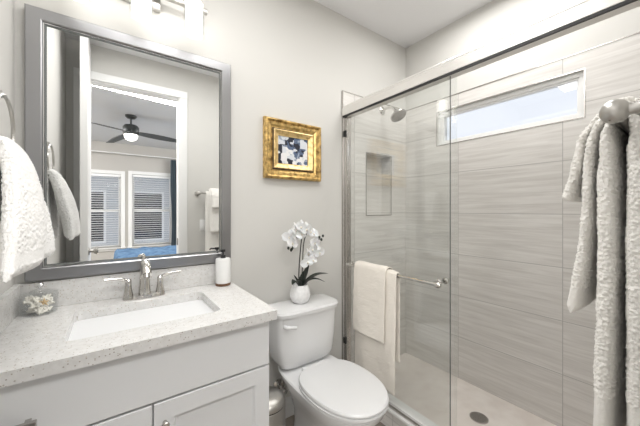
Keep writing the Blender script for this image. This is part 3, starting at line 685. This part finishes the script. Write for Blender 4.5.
def flower(x, y, z, r, yaw, pitch, roll):
    mt = Matrix.Translation((x, y, z)) @ Matrix.Rotation(yaw, 4, 'Z') @ Matrix.Rotation(pitch, 4, 'X') @ Matrix.Rotation(roll, 4, 'Y')
    bm = B()
    # faces -y; three narrow sepals and two broad petals
    for ang, ln, wd in ((90, 1.0, .42), (210, .95, .40), (330, .95, .40), (8, 1.05, .62), (172, 1.05, .62)):
        a = radians(ang); d = Vector((cos(a), 0, sin(a))); sd = Vector((-sin(a), 0, cos(a))); rs = []
        off = -.003 if wd > .5 else 0
        for k in range(7):
            t = k/6; ww = wd*r*(sin(pi*(.1+.86*t))**.75); c = d*r*ln*t+Vector((0, off-.12*r*sin(pi*t)+.10*r*t*t, 0))
            rs.append([mt @ (c+sd*ww*q+Vector((0, -.10*r*(q*q), 0))) for q in (-1, -.5, 0, .5, 1)]+[mt @ (c+sd*ww*q+Vector((0, .0012-.10*r*(q*q), 0))) for q in (1, .5, 0, -.5, -1)])
        rings(bm, rs)
    f = link('flower', bm, M['petal'], orc)
    lb = B(); q = bmesh.ops.create_icosphere(lb, subdivisions=2, radius=1)
    for v in q['verts']: v.co = mt @ Vector((v.co.x*.14*r, -.2*r+v.co.y*.2*r, -.10*r+v.co.z*.2*r))
    link('flower_lip', lb, M['lipp'], f)
FL = [(.862, 1.195), (.900, 1.212), (.828, 1.155), (.870, 1.160), (.908, 1.165), (.848, 1.118), (.940, 1.195), (.970, 1.180), (.998, 1.165), (1.005, 1.110), (1.035, 1.085), (.985, 1.070), (.955, 1.045), (1.00, 1.035), (.948, .998), (.985, 1.005), (1.03, 1.05)]
for x, z in FL: flower(x, oy-.03-rnd.uniform(0, .02), z, (rnd.uniform(.041, .047) if x < .95 else rnd.uniform(.034, .040)), rnd.uniform(-.3, .7), rnd.uniform(-.3, .25), rnd.uniform(-.4, .4))
for x, y, z in ((.832, -.02, 1.088), (.855, -.02, 1.080), (.868, -.015, 1.092), (1.062, -.01, 1.138), (1.078, -.01, 1.122), (1.09, -.01, 1.145), (.85, -.02, 1.075)):
    q = B(); bmesh.ops.create_icosphere(q, subdivisions=2, radius=.0075, matrix=Matrix.Translation((x, oy+y, z)) @ Matrix.Diagonal((1, 1, 1.3, 1))); link('bud', q, M['leaf'], orc)

# ================================================================ shower enclosure
se = thing('shower_enclosure', 'satin nickel frame of the sliding shower door: header, wall jambs and bottom track', 'shower door frame', (1.395, -.8, .122))
Y0, Y1 = YD+.001, -.0135
hp = [(1.350, 1.992), (1.350, 2.040), (1.356, 2.050), (1.356, 2.056), (1.364, 2.066), (1.372, 2.068), (1.424, 2.068), (1.428, 2.060), (1.428, 1.992), (1.418, 1.986), (1.362, 1.986)]
hd = B(); rings(hd, [[Vector((x, y, z)) for x, z in hp] for y in (Y0, Y1)]); hd = link('header', hd, M['header'], se, False)
link('gasket', box(B(), 1.352, 1.362, Y0, Y1, 1.980, 1.9905), M['dark'], hd, False)
for a, b_ in ((Y1-.030, Y1), (Y0, Y0+.022)):
    jb = B(); box(jb, 1.366, 1.374, a, b_, .140, 1.985, .001); box(jb, 1.3745, 1.420, a if a == Y0 else a+.014, b_ if a != Y0 else b_-.010, .140, 1.985, .001)
    link('wall_jamb', jb, M['jamb'], se, False)
bt = B(); box(bt, 1.350, 1.360, Y0, Y1, .1225, .134, .001); box(bt, 1.360, 1.372, Y0, Y1, .1225, .126)
link('bottom_track', bt, M['jamb'], se, False)
link('threshold_rail', box(B(), 1.3725, 1.436, Y0, Y1, .1225, .1395, .002), M['trim'], se, False)
def panel(xa, ya, yb, label, em='edge'):
    p = thing('shower_glass_panel', label, 'glass panel', (xa, (ya+yb)/2, .145), 'sliding shower glass panels')
    link('glass', box(B(), xa-.003, xa+.003, ya+.003, yb, .146, 1.984), M['glass'], p, False)
    link('polished_edge', box(B(), xa-.003, xa+.003, ya, ya+.0028, .146, 1.984), M[em], p, False)
    return p
p1 = panel(1.381, -.815, -.046, 'outer clear shower glass panel carrying the towel bar')
p2 = panel(1.405, -.835, -.034, 'inner clear shower glass panel, behind the one with the towel bar', 'glass')
BZ = .935; BXX = 1.318
link('towel_rail', tube(B(), [(BXX, -.095, BZ), (BXX, -.775, BZ)], .0085, 16), M['chrome'], p1)
for y in (-.105, -.755):
    link('rail_post', lathe(B(), [(.016, 0), (.016, .006), (.009, .010), (.009, .055)], (1.3775, y, BZ), (-1, 0, 0), 20, True, True), M['chrome'], p1)
link('rail_cap', lathe(B(), [(.013, 0), (.015, .006), (.015, .02), (.009, .028), (0, .030)], (BXX, -.770, BZ), (0, -1, 0), 20, True), M['chrome'], p1)
link('pull_knob', lathe(B(), [(.010, 0), (.010, .012), (.017, .016), (.017, .026), (0, .028)], (1.4085, -.76, BZ), (1, 0, 0), 20, True), M['chrome'], p2)
for z in (1.86, .37): link('bumper', box(B(), 1.356, 1.3655, -.042, -.018, z-.022, z+.022, .002), M['dark'], se)
# towels on the glass door rail
def bar_path(x, y, z, r, fl, bl_, fo=.004):
    return [(x+r+.004, y, z-bl_), (x+r+.003, y, z-bl_*.5), (x+r+.001, y, z-.03), (x+r*.75, y, z+r*.7), (x, y, z+r+.001), (x-r*.75, y, z+r*.7), (x-r-.001, y, z-.03), (x-r-fo, y, z-fl*.5), (x-r-fo*1.8, y, z-fl)]
t1 = towel('bath_towel', bar_path(BXX, -.372, BZ, .016, .67, .50, .006), (0, 1, 0), lambda s: .335, lambda s: .014, M['cream'], amp=.0012, scale=200, waves=.005, wk=28, step=.004, band=lambda s: .80<s<.86)
tag(t1, 'long cream towel hanging from the glass door rail, under the shorter one', 'towel')
t2 = towel('hand_towel', bar_path(BXX, -.342, BZ, .034, .40, .30, .008), (0, 1, 0), lambda s: .265, lambda s: .014, M['cream'], amp=.0012, scale=200, waves=.004, wk=25, step=.004, ph=1, band=lambda s: .83<s<.88)
tag(t2, 'short cream towel folded over the longer one on the glass door rail', 'towel')
# shower head
sh = thing('shower_fixture', 'nickel shower head on a curved arm from the tiled end wall', 'shower', (1.775, 0, 2.12))
link('flange', lathe(B(), [(.032, 0), (.031, .004), (.018, .012), (.011, .014)], (1.775, -.0105, 2.115), (0, -1, 0), 28, True, True), M['chrome'], sh)
link('arm', tube(B(), spline([(1.775, -.02, 2.115), (1.775, -.07, 2.122), (1.775, -.115, 2.112), (1.775, -.145, 2.078)], 6), .0095, 14), M['chrome'], sh)
hd_ = B(); ax = Vector((0, -.52, -.85)); lathe(hd_, [(.013, -.012), (.016, .006), (.020, .016), (.053, .034), (.062, .044), (.062, .054), (.058, .057)], (1.775, -.148, 2.074), ax, 36, True, True); link('head', hd_, M['jamb'], sh)
fcp = B(); o_ = Vector((1.775, -.148, 2.074))+ax.normalized()*.0575; u_, v_ = frame_basis(ax)
for rr, nn in ((.012, 6), (.026, 12), (.040, 18), (.052, 24)):
    for k in range(nn):
        a = 2*pi*k/nn; lathe(fcp, [(.0025, 0), (.0018, .003)], o_+(u_*cos(a)+v_*sin(a))*rr, ax, 6, True, True)
link('spray_nozzles', fcp, M['dark'], sh)
# shower drain
dn = thing('shower_drain', 'round nickel drain grate in the shower floor', 'drain', (1.777, -.768, SF))
dg = B(); lathe(dg, [(.050, 0), (.050, .003), (.042, .004), (.042, .002), (0, .002)], (1.777, -.768, SF+.0003), n=36, cap0=True)
link('grate', dg, M['jamb'], dn)
hs = B()
for rr, nn in ((.010, 5), (.022, 10), (.033, 14)):
    for k in range(nn): a = 2*pi*k/nn+rr*90; lathe(hs, [(.0036, 0), (.0036, .0006)], (1.777+rr*cos(a), -.768+rr*sin(a), SF+.0024), n=8, cap0=True, cap1=True)
link('grate_holes', hs, M['dark'], dn)

# ================================================================ towel bar by the doorway
bry, brz = -1.493, 1.482
tbn = thing('towel_bar', 'brushed nickel towel bar with round ends at the right edge', 'towel bar', (1.0, YD, brz))
for x in (.712, 1.29):
    lathe_p = [(.028, 0), (.028, .006), (.020, .012), (.0145, .030), (.010, .054), (.0105, .059), (.017, .064), (.0205, .073), (.0205, .082), (.0155, .091), (.007, .096), (0, .097)]
    link('post', lathe(B(), lathe_p, (x, YD+.001, brz), (0, 1, 0), 36, True), M['nickel'], tbn)
link('bar', tube(B(), [(.715, bry, brz), (1.287, bry, brz)], .0095, 20), M['nickel'], tbn)
def hang(x, back, zb_, front):
    y, z = bry, brz
    a = front[0][0]; top = a*.55+.008
    return [(x, y-back, z-zb_), (x, y-back, z-zb_*.5), (x, y-back, z-.06), (x, y-back*.85, z-.008), (x, y, z+top), (x, y+a*.8, z-.006)]+[(x, y+p, z-q) for p, q in front]
t3 = towel('bath_towel', hang(.975, .0215, .66, [(.020, .06), (.020, .30), (.024, .50), (.028, .68)]), (1, 0, 0), lambda s: .40, lambda s: .012+.024*min(1, abs(2*s-1)*6), M['towel'], amp=.0030, scale=175, waves=.001, wk=30, step=.0021, band=lambda s: .90 < s < .955 or .05 < s < .09)
tag(t3, 'long white terry bath towel on the bar at the right, innermost of three', 'towel')
t4 = towel('hand_towel', hang(.980, .052, .33, [(.050, .08), (.054, .20), (.064, .30), (.078, .395)]), (1, 0, 0), lambda s: .36, lambda s: .010+.022*max(0, 2*s-1)**.7, M['towel'], amp=.0030, scale=175, waves=.001, wk=30, step=.0021, ph=2, band=lambda s: .93 < s)
tag(t4, 'white terry hand towel on the right bar, middle one of three layers', 'towel')
t5 = towel('washcloth', hang(.975, .066, .05, [(.071, .06), (.080, .105), (.092, .152)]), (1, 0, 0), lambda s: .32, lambda s: .010+.016*max(0, 2*s-1)**.5, M['towel'], amp=.0030, scale=175, waves=.001, wk=30, step=.0021, ph=4)
tag(t5, 'short white terry washcloth on the right bar, outermost of three layers', 'towel')
# light switch (seen in the mirror)
sw = thing('light_switch', 'white light switch plate beside the doorway, seen in the mirror', 'light switch', (.675, YD, 1.15))
link('plate', box(B(), .735-.0, .735+.075, YD+.001, YD+.006, 1.095, 1.21, .002), M['trim'], sw)
link('rocker', box(B(), .756, .789, YD+.006, YD+.010, 1.12, 1.186, .001), M['trim'], sw)
